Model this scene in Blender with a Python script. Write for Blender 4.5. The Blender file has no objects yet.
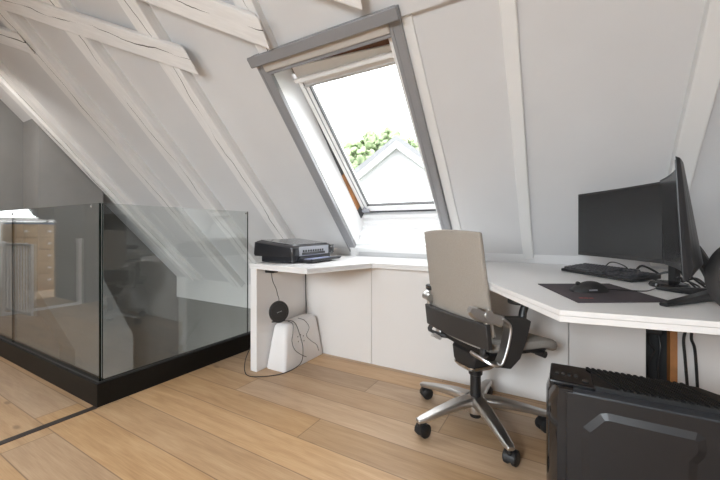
import bpy, bmesh, math, random
from mathutils import Vector, Matrix
random.seed(7)
R = math.radians
S = bpy.context.scene
COL = S.collection

# ------------------------------------------------------------------ materials
def new_mat(name):
    m = bpy.data.materials.new(name); m.use_nodes = True
    nt = m.node_tree
    return m, nt, nt.nodes['Principled BSDF']

def pbr(name, col, rough=.5, metal=0., spec=.5, bump=0., bscale=60., var=0., vscale=6., coat=0.):
    m, nt, b = new_mat(name)
    b.inputs['Roughness'].default_value = rough
    b.inputs['Metallic'].default_value = metal
    b.inputs['Specular IOR Level'].default_value = spec
    if coat: b.inputs['Coat Weight'].default_value = coat; b.inputs['Coat Roughness'].default_value = .08
    c = (*col, 1)
    b.inputs['Base Color'].default_value = c
    tc = nt.nodes.new('ShaderNodeTexCoord')
    if var:
        n = nt.nodes.new('ShaderNodeTexNoise'); n.inputs['Scale'].default_value = vscale; n.inputs['Detail'].default_value = 5
        r = nt.nodes.new('ShaderNodeValToRGB')
        r.color_ramp.elements[0].position = .3; r.color_ramp.elements[1].position = .7
        r.color_ramp.elements[0].color = (*[x*(1-var) for x in col], 1); r.color_ramp.elements[1].color = (*[min(1, x*(1+var)) for x in col], 1)
        nt.links.new(tc.outputs['Object'], n.inputs['Vector']); nt.links.new(n.outputs['Fac'], r.inputs['Fac']); nt.links.new(r.outputs['Color'], b.inputs['Base Color'])
    if bump:
        n = nt.nodes.new('ShaderNodeTexNoise'); n.inputs['Scale'].default_value = bscale; n.inputs['Detail'].default_value = 4
        k = nt.nodes.new('ShaderNodeBump'); k.inputs['Strength'].default_value = bump; k.inputs['Distance'].default_value = .002
        nt.links.new(tc.outputs['Object'], n.inputs['Vector']); nt.links.new(n.outputs['Fac'], k.inputs['Height']); nt.links.new(k.outputs['Normal'], b.inputs['Normal'])
    return m

def glass_mat(name, tint, f0=.04, grime=0.):
    m = bpy.data.materials.new(name); m.use_nodes = True; nt = m.node_tree; nt.nodes.clear()
    N = nt.nodes.new; L = nt.links.new
    out = N('ShaderNodeOutputMaterial'); mix = N('ShaderNodeMixShader'); tr = N('ShaderNodeBsdfTransparent'); gl = N('ShaderNodeBsdfGlossy')
    tr.inputs['Color'].default_value = (*tint, 1); gl.inputs['Roughness'].default_value = 0.0
    ge = N('ShaderNodeNewGeometry'); d = N('ShaderNodeVectorMath'); d.operation = 'DOT_PRODUCT'
    L(ge.outputs['Normal'], d.inputs[0]); L(ge.outputs['Incoming'], d.inputs[1])
    a = N('ShaderNodeMath'); a.operation = 'ABSOLUTE'; L(d.outputs['Value'], a.inputs[0])
    s = N('ShaderNodeMath'); s.operation = 'SUBTRACT'; s.inputs[0].default_value = 1; L(a.outputs[0], s.inputs[1])
    p = N('ShaderNodeMath'); p.operation = 'POWER'; L(s.outputs[0], p.inputs[0]); p.inputs[1].default_value = 5
    q = N('ShaderNodeMath'); q.operation = 'MULTIPLY_ADD'; L(p.outputs[0], q.inputs[0]); q.inputs[1].default_value = 1-f0; q.inputs[2].default_value = f0
    L(q.outputs[0], mix.inputs[0]); L(tr.outputs[0], mix.inputs[1]); L(gl.outputs[0], mix.inputs[2]); L(mix.outputs[0], out.inputs['Surface'])
    return m

def floor_mat():
    m, nt, b = new_mat('oak_planks'); N = nt.nodes.new; L = nt.links.new
    tc = N('ShaderNodeTexCoord'); sep = N('ShaderNodeSeparateXYZ'); L(tc.outputs['Object'], sep.inputs[0])
    PW, PL, Y00 = .185, 1.9, .885
    def math_(op, a, bb=None, c=None):
        n = N('ShaderNodeMath'); n.operation = op
        for i, v in enumerate((a, bb, c)):
            if v is None: continue
            if isinstance(v, (int, float)): n.inputs[i].default_value = v
            else: L(v, n.inputs[i])
        return n.outputs[0]
    yy = math_('DIVIDE', math_('SUBTRACT', sep.outputs['Y'], Y00-PW*40), PW)
    row = math_('FLOOR', yy); fy = math_('FRACT', yy)
    wn = N('ShaderNodeTexWhiteNoise'); wn.noise_dimensions = '1D'; L(row, wn.inputs['W'])
    xx = math_('ADD', math_('DIVIDE', sep.outputs['X'], PL), math_('ADD', wn.outputs['Value'], 20))
    colm = math_('FLOOR', xx); fx = math_('FRACT', xx)
    cmb = N('ShaderNodeCombineXYZ'); L(row, cmb.inputs[0]); L(colm, cmb.inputs[1])
    wn2 = N('ShaderNodeTexWhiteNoise'); wn2.noise_dimensions = '2D'; L(cmb.outputs[0], wn2.inputs['Vector'])
    # grain coordinates shifted per plank
    off = N('ShaderNodeVectorMath'); off.operation = 'MULTIPLY_ADD'; L(wn2.outputs['Color'], off.inputs[0]); off.inputs[1].default_value = (9, 9, 9); L(tc.outputs['Object'], off.inputs[2])
    mp = N('ShaderNodeMapping'); mp.inputs['Scale'].default_value = (1.0, 9, 1); L(off.outputs[0], mp.inputs['Vector'])
    n1 = N('ShaderNodeTexNoise'); n1.inputs['Scale'].default_value = 2.2; n1.inputs['Detail'].default_value = 8; n1.inputs['Distortion'].default_value = .9; L(mp.outputs[0], n1.inputs['Vector'])
    mp2 = N('ShaderNodeMapping'); mp2.inputs['Scale'].default_value = (3.0, 70, 1); L(off.outputs[0], mp2.inputs['Vector'])
    n2 = N('ShaderNodeTexNoise'); n2.inputs['Scale'].default_value = 3; n2.inputs['Detail'].default_value = 4; L(mp2.outputs[0], n2.inputs['Vector'])
    ramp = N('ShaderNodeValToRGB'); e = ramp.color_ramp.elements
    e[0].position = .25; e[0].color = (.34, .205, .108, 1); e[1].position = .75; e[1].color = (.57, .395, .24, 1)
    k = ramp.color_ramp.elements.new(.5); k.color = (.47, .305, .172, 1)
    g = math_('ADD', math_('MULTIPLY', n1.outputs['Fac'], .62), math_('MULTIPLY', n2.outputs['Fac'], .38)); L(g, ramp.inputs['Fac'])
    hsv = N('ShaderNodeHueSaturation'); L(ramp.outputs['Color'], hsv.inputs['Color'])
    L(math_('MULTIPLY_ADD', wn2.outputs['Value'], .30, .86), hsv.inputs['Value'])
    sepc = N('ShaderNodeSeparateColor'); L(wn2.outputs['Color'], sepc.inputs[0])
    L(math_('MULTIPLY_ADD', sepc.outputs[1], .25, .84), hsv.inputs['Saturation'])
    # knots
    mk = N('ShaderNodeMapping'); mk.inputs['Scale'].default_value = (1.3, 3.2, 1); L(off.outputs[0], mk.inputs['Vector'])
    vo = N('ShaderNodeTexVoronoi'); vo.inputs['Scale'].default_value = 1.5; L(mk.outputs[0], vo.inputs['Vector'])
    kn = N('ShaderNodeMapRange'); kn.inputs[1].default_value = .03; kn.inputs[2].default_value = .075; kn.inputs[3].default_value = .55; kn.inputs[4].default_value = 0; L(vo.outputs['Distance'], kn.inputs[0])
    mixk = N('ShaderNodeMix'); mixk.data_type = 'RGBA'; L(kn.outputs[0], mixk.inputs[0]); L(hsv.outputs[0], mixk.inputs[6]); mixk.inputs[7].default_value = (.13, .075, .04, 1)
    # seams
    sy = math_('MINIMUM', fy, math_('SUBTRACT', 1, fy)); sx = math_('MULTIPLY', math_('MINIMUM', fx, math_('SUBTRACT', 1, fx)), PL/PW)
    sd = math_('MINIMUM', sy, sx)
    sm = N('ShaderNodeMapRange'); sm.inputs[1].default_value = .006; sm.inputs[2].default_value = .018; sm.inputs[3].default_value = .6; sm.inputs[4].default_value = 0; L(sd, sm.inputs[0])
    mx = N('ShaderNodeMix'); mx.data_type = 'RGBA'; L(sm.outputs[0], mx.inputs[0]); L(mixk.outputs[2], mx.inputs[6]); mx.inputs[7].default_value = (.10, .055, .03, 1)
    L(mx.outputs[2], b.inputs['Base Color']); b.inputs['Roughness'].default_value = .42; b.inputs['Specular IOR Level'].default_value = .35
    bp = N('ShaderNodeBump'); bp.inputs['Strength'].default_value = .12; bp.inputs['Distance'].default_value = .002
    L(math_('SUBTRACT', g, sm.outputs[0]), bp.inputs['Height']); L(bp.outputs[0], b.inputs['Normal'])
    return m

def beam_mat():
    """white painted old timber with thin dark drying cracks running along local Y"""
    m, nt, b = new_mat('painted_timber'); N = nt.nodes.new; L = nt.links.new
    tc = N('ShaderNodeTexCoord'); sep = N('ShaderNodeSeparateXYZ'); L(tc.outputs['Object'], sep.inputs[0])
    info = N('ShaderNodeObjectInfo')
    def math_(op, a, bb=None, c=None):
        n = N('ShaderNodeMath'); n.operation = op
        for i, v in enumerate((a, bb, c)):
            if v is None: continue
            if isinstance(v, (int, float)): n.inputs[i].default_value = v
            else: L(v, n.inputs[i])
        return n.outputs[0]
    w = math_('MULTIPLY_ADD', info.outputs['Random'], 30, sep.outputs['Y'])
    nz = N('ShaderNodeTexNoise'); nz.noise_dimensions = '1D'; nz.inputs['Scale'].default_value = 1.6; nz.inputs['Detail'].default_value = 6; L(w, nz.inputs['W'])
    cx = math_('MULTIPLY_ADD', math_('SUBTRACT', nz.outputs['Fac'], .5), .10, .01)
    d = math_('ABSOLUTE', math_('SUBTRACT', sep.outputs['X'], cx))
    gate = N('ShaderNodeTexNoise'); gate.noise_dimensions = '1D'; gate.inputs['Scale'].default_value = 1.9; L(math_('ADD', w, 50), gate.inputs['W'])
    gw = math_('MULTIPLY', math_('MAXIMUM', math_('SUBTRACT', gate.outputs['Fac'], .37), 0), .013)
    crack = math_('LESS_THAN', d, gw)
    n = N('ShaderNodeTexNoise'); n.inputs['Scale'].default_value = 9; n.inputs['Detail'].default_value = 5
    mp = N('ShaderNodeMapping'); mp.inputs['Scale'].default_value = (6, .8, 6); L(tc.outputs['Object'], mp.inputs[0]); L(mp.outputs[0], n.inputs['Vector'])
    r = N('ShaderNodeValToRGB'); r.color_ramp.elements[0].position = .3; r.color_ramp.elements[1].position = .7
    r.color_ramp.elements[0].color = (.75, .74, .73, 1); r.color_ramp.elements[1].color = (.83, .82, .81, 1); L(n.outputs['Fac'], r.inputs['Fac'])
    mx = N('ShaderNodeMix'); mx.data_type = 'RGBA'; L(crack, mx.inputs[0]); L(r.outputs[0], mx.inputs[6]); mx.inputs[7].default_value = (.04, .035, .03, 1)
    L(mx.outputs[2], b.inputs['Base Color']); b.inputs['Roughness'].default_value = .5
    bp = N('ShaderNodeBump'); bp.inputs['Strength'].default_value = .3; bp.inputs['Distance'].default_value = .003; L(n.outputs['Fac'], bp.inputs['Height']); L(bp.outputs[0], b.inputs['Normal'])
    return m

M = dict(
    roof=pbr('white_roof_boarding', (.665, .662, .665), .6, bump=.15, bscale=25, var=.02, vscale=3),
    white=pbr('white_paint', (.78, .775, .765), .45),
    lining=pbr('white_window_lining', (.86, .86, .86), .3),
    desk=pbr('white_laminate', (.80, .79, .785), .35),
    panel=pbr('white_panel', (.76, .735, .715), .5, var=.015, vscale=2),
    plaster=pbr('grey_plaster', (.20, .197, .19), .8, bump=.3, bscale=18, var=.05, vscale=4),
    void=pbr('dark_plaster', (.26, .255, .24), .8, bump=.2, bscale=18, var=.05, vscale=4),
    floor=floor_mat(), beam=beam_mat(),
    black_metal=pbr('black_brown_steel', (.008, .007, .006), .5, spec=.2, var=.1, vscale=20),
    strip=pbr('dark_strip', (.030, .022, .018), .5),
    glass=glass_mat('clear_safety_glass', (.92, .935, .925), .07),
    glass_edge=pbr('glass_edge_green', (.006, .014, .012), .1),
    steel_pin=pbr('steel_pin', (.7, .7, .7), .25, 1),
    pane=glass_mat('window_glass', (.99, .995, .99), .03),
    wgrey=pbr('grey_blind_casing', (.25, .25, .26), .4),
    wgrey2=pbr('grey_blind_rail', (.28, .28, .29), .35),
    seal=pbr('dark_grey_gasket', (.07, .07, .075), .6),
    blind=pbr('beige_blind_cloth', (.50, .46, .42), .8),
    brown=pbr('brown_wood', (.12, .045, .022), .5, var=.3, vscale=14),
    amber=pbr('orange_wood', (.42, .18, .06), .5, var=.25, vscale=12),
    alu=pbr('polished_aluminium', (.62, .61, .59), .22, 1),
    alu2=pbr('satin_aluminium', (.60, .59, .58), .33, 1),
    fabric=pbr('taupe_weave', (.36, .325, .285), .9, bump=.5, bscale=420, var=.06, vscale=200),
    fabric_d=pbr('grey_seat_weave', (.31, .29, .265), .9, bump=.5, bscale=420, var=.06, vscale=200),
    black=pbr('black_plastic', (.012, .012, .013), .42),
    black_soft=pbr('black_soft_plastic', (.020, .019, .019), .6),
    keycap=pbr('dark_keycap', (.045, .045, .05), .4),
    charcoal=pbr('charcoal_plastic', (.034, .032, .032), .5),
    gloss=pbr('gloss_black', (.010, .010, .012), .10),
    screen=pbr('dark_screen', (.008, .008, .009), .25, spec=.4),
    case=pbr('black_case_steel', (.012, .012, .014), .40, var=.05, vscale=30),
    mesh_d=pbr('black_mesh', (.013, .013, .014), .5, bump=.6, bscale=300),
    printer=pbr('printer_black', (.016, .017, .021), .28),
    lid=pbr('printer_lid', (.030, .031, .036), .07, spec=.8),
    silver=pbr('silver_plastic', (.33, .34, .37), .35, .4),
    mat_=pbr('mouse_mat_cloth', (.055, .042, .048), .85, var=.1, vscale=60),
    red=pbr('red_print', (.35, .03, .02), .6),
    grey_print=pbr('pale_print', (.55, .55, .55), .6),
    box=pbr('white_plastic', (.80, .79, .79), .35),
    hole=pbr('dark_hole', (.05, .05, .05), .6),
    oakdr=pbr('oak_drawer', (.50, .33, .18), .5, var=.12, vscale=8),
    blue=pbr('blue_cloth', (.10, .17, .30), .8),
    leaf=pbr('leaf_green', (.22, .28, .15), .8, var=.5, vscale=3),
    leaf2=pbr('leaf_dark_green', (.18, .24, .115), .8, var=.5, vscale=3),
    bark=pbr('bark', (.10, .07, .05), .9),
    brickw=pbr('pale_house_wall', (.29, .29, .29), .8),
    tile=pbr('grey_roof_tile', (.14, .14, .145), .7),
    lawn=pbr('lawn', (.15, .2, .08), .9, var=.3, vscale=.3),
    lamp=pbr('grey_shade', (.10, .095, .085), .7),
)

# ------------------------------------------------------------------ mesh helpers
def BM(): return bmesh.new()

def box(bm, x0, x1, y0, y1, z0, z1, mi=0, mat=None):
    vs = [bm.verts.new(Vector((x, y, z))) for z in (z0, z1) for y in (y0, y1) for x in (x0, x1)]
    if mat is not None:
        for v in vs: v.co = mat @ v.co
    fs = [(0, 2, 3, 1), (4, 5, 7, 6), (0, 1, 5, 4), (2, 6, 7, 3), (0, 4, 6, 2), (1, 3, 7, 5)]
    out = []
    for f in fs:
        fc = bm.faces.new([vs[i] for i in f]); fc.material_index = mi; out.append(fc)
    return out

def prism(bm, poly, lo, hi, fn, mi=0):
    """poly: 2-D points; fn(a,b,c)->xyz ; extruded c from lo to hi"""
    A = [bm.verts.new(fn(a, b, lo)) for a, b in poly]; B = [bm.verts.new(fn(a, b, hi)) for a, b in poly]
    n = len(poly)
    fs = [bm.faces.new(A[::-1]), bm.faces.new(B)]
    for i in range(n): fs.append(bm.faces.new((A[i], A[(i+1) % n], B[(i+1) % n], B[i])))
    for f in fs: f.material_index = mi
    return fs

XY = lambda a, b, c: (a, b, c)
XZ = lambda a, b, c: (a, c, b)
YZ = lambda a, b, c: (c, a, b)

def loft(bm, rings, cap=True, mi=0, closed=True):
    V = [[bm.verts.new(p) for p in r] for r in rings]
    n = len(rings[0])
    for k in range(len(V)-1):
        for i in range(n if closed else n-1):
            j = (i+1) % n
            f = bm.faces.new((V[k][i], V[k][j], V[k+1][j], V[k+1][i])); f.material_index = mi
    if cap and closed:
        bm.faces.new(V[0][::-1]).material_index = mi; bm.faces.new(V[-1]).material_index = mi

def frame_of(d):
    d = d.normalized(); up = Vector((0, 0, 1)) if abs(d.z) < .95 else Vector((1, 0, 0))
    a = d.cross(up).normalized(); b = a.cross(d).normalized()
    return a, b

def tube(bm, pts, r, seg=8, mi=0):
    pts = [Vector(p) for p in pts]; rings = []
    rr = r if isinstance(r, (list, tuple)) else [r]*len(pts)
    a = b = None
    for i, p in enumerate(pts):
        d = (pts[min(i+1, len(pts)-1)]-pts[max(i-1, 0)])
        if a is None: a, b = frame_of(d)
        else:
            dn = d.normalized(); a = (a-dn*a.dot(dn)).normalized(); b = a.cross(dn).normalized()*(-1 if False else 1)
        rings.append([p+(a*math.cos(t)+b*math.sin(t))*rr[i] for t in [2*math.pi*k/seg for k in range(seg)]])
    loft(bm, rings, mi=mi)

def spline(pts, n=8):
    P = [Vector(p) for p in pts]; out = []
    for i in range(len(P)-1):
        p0, p1, p2, p3 = P[max(i-1, 0)], P[i], P[i+1], P[min(i+2, len(P)-1)]
        for k in range(n):
            t = k/n
            out.append(.5*((2*p1)+(p2-p0)*t+(2*p0-5*p1+4*p2-p3)*t*t+(3*p1-p0-3*p2+p3)*t**3))
    out.append(P[-1]); return out

def cyl(bm, p0, p1, r0, r1=None, seg=20, mi=0):
    tube(bm, [p0, p1], [r0, r0 if r1 is None else r1], seg, mi)

def lathe(bm, prof, seg=32, c=(0, 0, 0), mi=0):
    loft(bm, [[(c[0]+r*math.cos(2*math.pi*k/seg), c[1]+r*math.sin(2*math.pi*k/seg), c[2]+z) for k in range(seg)] for r, z in prof], mi=mi)

def bar(bm, pts, side, w, h, mi=0):
    """flat bar swept along pts; side(i)/vector = width direction; w, h may be lists"""
    pts = [Vector(p) for p in pts]; rings = []
    for i, p in enumerate(pts):
        d = (pts[min(i+1, len(pts)-1)]-pts[max(i-1, 0)]).normalized()
        s = Vector(side); s = (s-d*s.dot(d)).normalized(); u = s.cross(d).normalized()
        ww = w[i] if isinstance(w, list) else w; hh = h[i] if isinstance(h, list) else h
        c = min(ww, hh)*.25
        prof = [(-ww/2+c, -hh/2), (ww/2-c, -hh/2), (ww/2, -hh/2+c), (ww/2, hh/2-c), (ww/2-c, hh/2), (-ww/2+c, hh/2), (-ww/2, hh/2-c), (-ww/2, -hh/2+c)]
        rings.append([p+s*a+u*b for a, b in prof])
    loft(bm, rings, mi=mi)

def rrect(x0, x1, y0, y1, r, n=5):
    out = []
    for cx, cy, a in ((x1-r, y1-r, 0), (x0+r, y1-r, 90), (x0+r, y0+r, 180), (x1-r, y0+r, 270)):
        for k in range(n+1):
            t = R(a+90*k/n); out.append((cx+r*math.cos(t), cy+r*math.sin(t)))
    return out

def obj(name, bm, mats, parent=None, bevel=0, smooth=False, sub=0, seg=2):
    bmesh.ops.recalc_face_normals(bm, faces=bm.faces)
    me = bpy.data.meshes.new(name); bm.to_mesh(me); bm.free()
    for m in (mats if isinstance(mats, (list, tuple)) else [mats]): me.materials.append(m)
    if smooth:
        for p in me.polygons: p.use_smooth = True
        me.set_sharp_from_angle(angle=R(40))
    o = bpy.data.objects.new(name, me); COL.objects.link(o)
    if parent: o.parent = parent
    if bevel:
        md = o.modifiers.new('bevel', 'BEVEL'); md.width = bevel; md.segments = seg; md.limit_method = 'ANGLE'; md.angle_limit = R(35)
        md.harden_normals = False
    if sub:
        md = o.modifiers.new('sub', 'SUBSURF'); md.levels = sub; md.render_levels = sub
    return o

def struct(name, bm, mats, parent=None, **k):
    o = obj(name, bm, mats, parent, **k)
    if parent is None: o['kind'] = 'structure'
    return o

def tag(o, label, cat, group=None):
    o['label'] = label; o['category'] = cat
    if group: o['group'] = group
    return o

def thing(name, label, cat, loc=(0, 0, 0), rz=0, group=None):
    o = bpy.data.objects.new(name, None); COL.objects.link(o); o.empty_display_size = .1
    o.location = loc; o.rotation_euler = (0, 0, rz)
    return tag(o, label, cat, group)

# ------------------------------------------------------------------ camera
cam = bpy.data.cameras.new('camera'); co = bpy.data.objects.new('camera', cam); COL.objects.link(co)
cam.sensor_width = 36; cam.lens = 347/720*36; cam.shift_y = -10/720; cam.clip_start = .02
CH = .97
YAW = math.atan2(202, 347)
co.location = (0, 0, CH); co.rotation_euler = (R(90), 0, YAW)
S.camera = co

# ------------------------------------------------------------------ roof frames
PITCH = 47.2
Y0, Z0 = 2.68, .80
C_, S_ = math.cos(R(PITCH)), math.sin(R(PITCH))
def roof_obj(o): o.location = (0, Y0, Z0); o.rotation_euler = (R(180-PITCH), 0, 0); return o
def RP(u, s, n=0): return Vector((u, Y0-C_*s-S_*n, Z0+S_*s-C_*n))
XL, XR = -8.3, 1.75
SMAX = 2.93
WU0, WU1, WS0, WS1 = -1.60, -.735, .03, 1.625          # window opening in the slope

# front slope with the roof-window opening
bm = BM()
for u0, u1, s0, s1 in ((XL, WU0, -1.3, SMAX), (WU1, XR, -1.3, SMAX), (WU0, WU1, -1.3, WS0), (WU0, WU1, WS1, SMAX)):
    box(bm, u0, u1, s0, s1, -.34, 0)
roof_obj(struct('ceiling', bm, M['roof']))
# opposite slope, with two openings
RW = [(-7.2, -6.2), (-2.7, -1.8), (-1.0, -.1)]  # first opening is added to light the passage
RS0, RS1 = .25, 1.5
bm = BM()
edges = [XL]+[x for r in RW for x in r]+[XR]
for i in range(7):
    if i % 2 == 0: box(bm, edges[i], edges[i+1], -1.3, SMAX, 0, .3)
    else:
        box(bm, edges[i], edges[i+1], -1.3, RS0, 0, .3); box(bm, edges[i], edges[i+1], RS1, SMAX, 0, .3)
o = struct('ceiling', bm, M['roof']); o.location = (0, -Y0, Z0); o.rotation_euler = (R(PITCH), 0, 0)
# flat strip under the ridge
bm = BM(); zt = Z0+S_*SMAX
box(bm, XL, XR, -.75, .75, zt-.01, zt+.25); struct('ceiling', bm, M['roof'])

# ------------------------------------------------------------------ floor and walls
SX, SY = -2.24, .975                                        # stair void corner
bm = BM()
box(bm, SX, XR, -3.4, 3.3, -.25, 0); box(bm, XL, SX, -3.4, SY-.005, -.25, 0)
struct('floor', bm, M['floor'])
bm = BM(); box(bm, XL, SX+.3, .6, 3.6, -2.8, -2.7); struct('floor', bm, M['floor'])
bm = BM(); box(bm, 1.6, 1.75, -3.4, 3.4, 0, 3.0); struct('wall_right', bm, M['roof'])
bm = BM(); box(bm, XL, XR, -3.1, -3.0, 0, 1.0); struct('wall_rear', bm, M['white'])
# gable beside the stairs, chimney breast that leans sideways
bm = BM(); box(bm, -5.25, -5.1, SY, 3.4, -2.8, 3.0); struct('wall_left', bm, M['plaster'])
bm = BM(); prism(bm, [(1.43, 3.0), (1.43, .33), (1.745, -.37), (1.745, -2.8), (2.35, -2.8), (2.35, -.36), (2.02, .40), (2.02, 3.0)], -5.13, -4.69, YZ)
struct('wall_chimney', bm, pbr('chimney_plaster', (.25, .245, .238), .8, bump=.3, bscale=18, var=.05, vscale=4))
# knee wall behind the stairs and the shaft below
bm = BM(); box(bm, -5.2, -2.2, 3.18, 3.32, -.05, .32); struct('wall_knee', bm, M['white'])
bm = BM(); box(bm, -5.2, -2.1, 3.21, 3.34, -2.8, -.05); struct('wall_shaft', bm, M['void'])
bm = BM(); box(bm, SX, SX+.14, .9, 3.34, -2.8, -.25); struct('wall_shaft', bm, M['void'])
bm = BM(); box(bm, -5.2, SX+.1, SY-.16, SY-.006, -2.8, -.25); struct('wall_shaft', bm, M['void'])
bm = BM(); box(bm, -2.22, -2.10, 2.69, 3.32, 0, .9); struct('wall_stair', bm, M['white'])
# knee wall above the desk
bm = BM(); box(bm, -2.12, XR, 2.68, 2.80, 0, .85); struct('wall_window', bm, M['roof'])
# wall with passage on the left of the room
bm = BM()
box(bm, -5.56, -5.46, -3.3, -.25, 0, 3); box(bm, -5.56, -5.46, .57, SY, 0, 3); box(bm, -5.56, -5.46, -.25, .57, 2.1, 3)
struct('wall_left', bm, M['plaster'])
bm = BM(); box(bm, -6.4, -5.56, -.35, -.25, 0, 3); struct('wall_passage', bm, M['plaster'])
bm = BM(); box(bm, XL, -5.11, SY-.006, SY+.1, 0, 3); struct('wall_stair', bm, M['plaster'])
bm = BM()
for y0, y1, z0, z1 in ((-3.3, -1.3, 0, 3), (.75, SY, 0, 3), (-1.3, .75, 0, 1.12), (-1.3, .75, 2.25, 3)): box(bm, -8.3, -8.2, y0, y1, z0, z1)
struct('wall_far', bm, M['white'])
# panels under the worktop
bm = BM(); box(bm, -1.80, -1.195, 2.215, 2.235, 0, .70); box(bm, -1.192, .030, 2.215, 2.235, 0, .70); box(bm, .033, .362, 2.215, 2.235, 0, .70)
struct('wall_back', bm, M['panel'], bevel=.0015)
bm = BM(); box(bm, .479, 1.6, 2.215, 2.235, 0, .70); struct('wall_back', bm, M['panel'])
bm = BM(); box(bm, .451, .478, 2.20, 2.26, 0, .70); struct('trim_1', bm, M['amber'])

# threshold strip in the floor
bm = BM(); box(bm, -2.225, -2.185, -3.0, .913, -.01, .003); struct('trim_2', bm, M['strip'])

# ------------------------------------------------------------------ rafters and braces
def rafter(name, u, w, s0, s1, n1, n0=-.01, bev=.006, mat='beam'):
    bm = BM(); L = s1-s0; k = max(2, int(L/.25)); rings = []
    for i in range(k+1):
        y = L*i/k; j = (random.random()-.5)*.006
        rings.append([(-w/2+j, y, n0), (w/2+j, y, n0), (w/2+j, y, n1+j), (-w/2+j, y, n1+j)])
    loft(bm, rings)
    o = struct(name, bm, M[mat], bevel=bev)
    p = RP(u, s0); o.location = p; o.rotation_euler = (R(180-PITCH), 0, 0)
    return o
rafter('trim_3', -4.56, .24, -.70, 2.9, .05)
rafter('trim_4', -4.62, .10, -.70, 2.9, .075)
rafter('trim_5', -3.67, .17, -.72, 2.9, .075)
rafter('trim_6', -3.02, .17, -.72, 2.9, .075)
rafter('trim_7', -2.315, .15, -.70, 2.9, .075)
rafter('trim_8', -1.50, .12, 1.70, 2.9, .05)
rafter('trim_9', -.652, .06, .0, 1.65, .012, mat='white')
rafter('trim_10', -.203, .066, -.02, 2.9, .022, mat='white')
rafter('trim_11', .50, .085, -.02, 2.9, .05, mat='white')
# purlin board right of the window
bm = BM(); box(bm, -.68, -.236, 1.652, 1.95, -.01, .03); roof_obj(struct('trim_12', bm, M['roof']))
# diagonal braces nailed across the rafters
def brace(name, a, b, w, n0=.060, n1=.100):
    a = Vector((*a, 0)); b = Vector((*b, 0)); d = b-a; L = d.length
    bm = BM(); k = 8; rings = []
    for i in range(k+1):
        y = L*i/k; j = (random.random()-.5)*.006
        rings.append([(-w/2+j, y, n0), (w/2+j, y, n0), (w/2+j, y, n1), (-w/2+j, y, n1)])
    # slanted end cut
    for q in range(4): rings[0][q] = (rings[0][q][0], (.07 if q in (1, 2) else 0)+(.06 if q in (0, 1) else 0), rings[0][q][2])
    loft(bm, rings)
    o = struct(name, bm, M['beam'], bevel=.008)
    ang = math.atan2(d.y, d.x)-math.pi/2
    mat = Matrix.Translation((0, Y0, Z0)) @ Matrix.Rotation(R(180-PITCH), 4, 'X') @ Matrix.Translation(a) @ Matrix.Rotation(ang, 4, 'Z')
    o.matrix_world = mat; return o
brace('trim_13', (-2.03, 1.775), (-4.0, 2.86), .15)
brace('trim_14', (-1.385, 1.775), (-3.0, 2.80), .15)
brace('trim_15', (-.77, 1.80), (-2.2, 2.70), .15)
brace('trim_16', (-3.60, 2.285), (-4.55, 2.80), .14)

# ------------------------------------------------------------------ roof window
w = bpy.data.objects.new('window_1', None); COL.objects.link(w); w['kind'] = 'structure'
w.location = (0, Y0, Z0); w.rotation_euler = (R(180-PITCH), 0, 0)
def wp(name, bm, mats, parent=w, **k): return obj(name, bm, mats, parent, **k)
bm = BM(); box(bm, -1.648, -.664, 1.650, 1.705, 0, .075); box(bm, -1.652, -.660, 1.646, 1.709, .06, .066); wp('blind_cassette', bm, M['wgrey'], bevel=.006)
bm = BM(); box(bm, -1.585, -.738, 1.598, 1.650, .005, .045); wp('rolled_blind', bm, M['blind'], bevel=.008)
bm = BM(); box(bm, -1.585, -.738, 1.578, 1.597, .0, .035); wp('blind_bottom_rail', bm, M['wgrey'], bevel=.004)
for u0, u1, t in ((-1.655, -1.578, -.012), (-.758, -.692, -.018)):
    bm = BM()
    for a, b2, n0, n1 in ((u0, u1, 0, .032), (u0+.008, u0+.02, .032, .036), (u1-.014, u1-.008, .032, .034)):
        loft(bm, [[(a, -.005, n0), (b2, -.005, n0), (b2, -.005, n1), (a, -.005, n1)], [(a-t, 1.650, n0), (b2-t, 1.650, n0), (b2-t, 1.650, n1), (a-t, 1.650, n1)]])
    wp('blind_side_rail', bm, M['wgrey2'], bevel=.002)
# lining: inclined reveals
def quadslab(bm, pts, t):
    """pts: 4 corners of a face; thickened along its normal"""
    P = [Vector(p) for p in pts]; n = (P[1]-P[0]).cross(P[3]-P[0]).normalized()*t
    loft(bm, [P, [p+n for p in P]])
LB, LT = .05, 1.62                    # lining at the inner face
GB, GT = .135, 1.60                   # lining at the frame
U0, U1, V0, V1 = -1.588, -.750, -1.572, -.775
bm = BM(); quadslab(bm, [(U0, LB, 0), (U0, LT, 0), (V0, GT, -.20), (V0, GB, -.20)], -.02); wp('lining_board', bm, M['lining'])
bm = BM(); quadslab(bm, [(U1, LB, 0), (U1, LT, 0), (V1, GT, -.20), (V1, GB, -.20)], .02); wp('lining_board', bm, M['lining'])
bm = BM(); quadslab(bm, [(U0, LB-.03, 0), (U1, LB-.03, 0), (V1, GB-.03, -.20), (V0, GB-.03, -.20)], .02)
for s0, n0, n1 in ((.130, -.205, -.150), (.100, -.152, -.075), (.068, -.077, .0)): box(bm, U0-.004, U1+.004, s0-.06, s0, n0, n1)
wp('sill_lining', bm, M['lining'], bevel=.004)
bm = BM(); loft(bm, [[(U0-.002, .09, -.09), (U0+.012, .09, -.09), (U0+.012, .09, -.075), (U0-.002, .09, -.075)], [(U0-.002, 1.6, -.09), (U0+.012, 1.6, -.09), (U0+.012, 1.6, -.075), (U0-.002, 1.6, -.075)]]); wp('lining_bead', bm, M['lining'], bevel=.003)
bm = BM(); quadslab(bm, [(U0, LT, 0), (U1, LT, 0), (V1, GT, -.20), (V0, GT, -.20)], -.02); wp('lining_board', bm, M['lining'])
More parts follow.
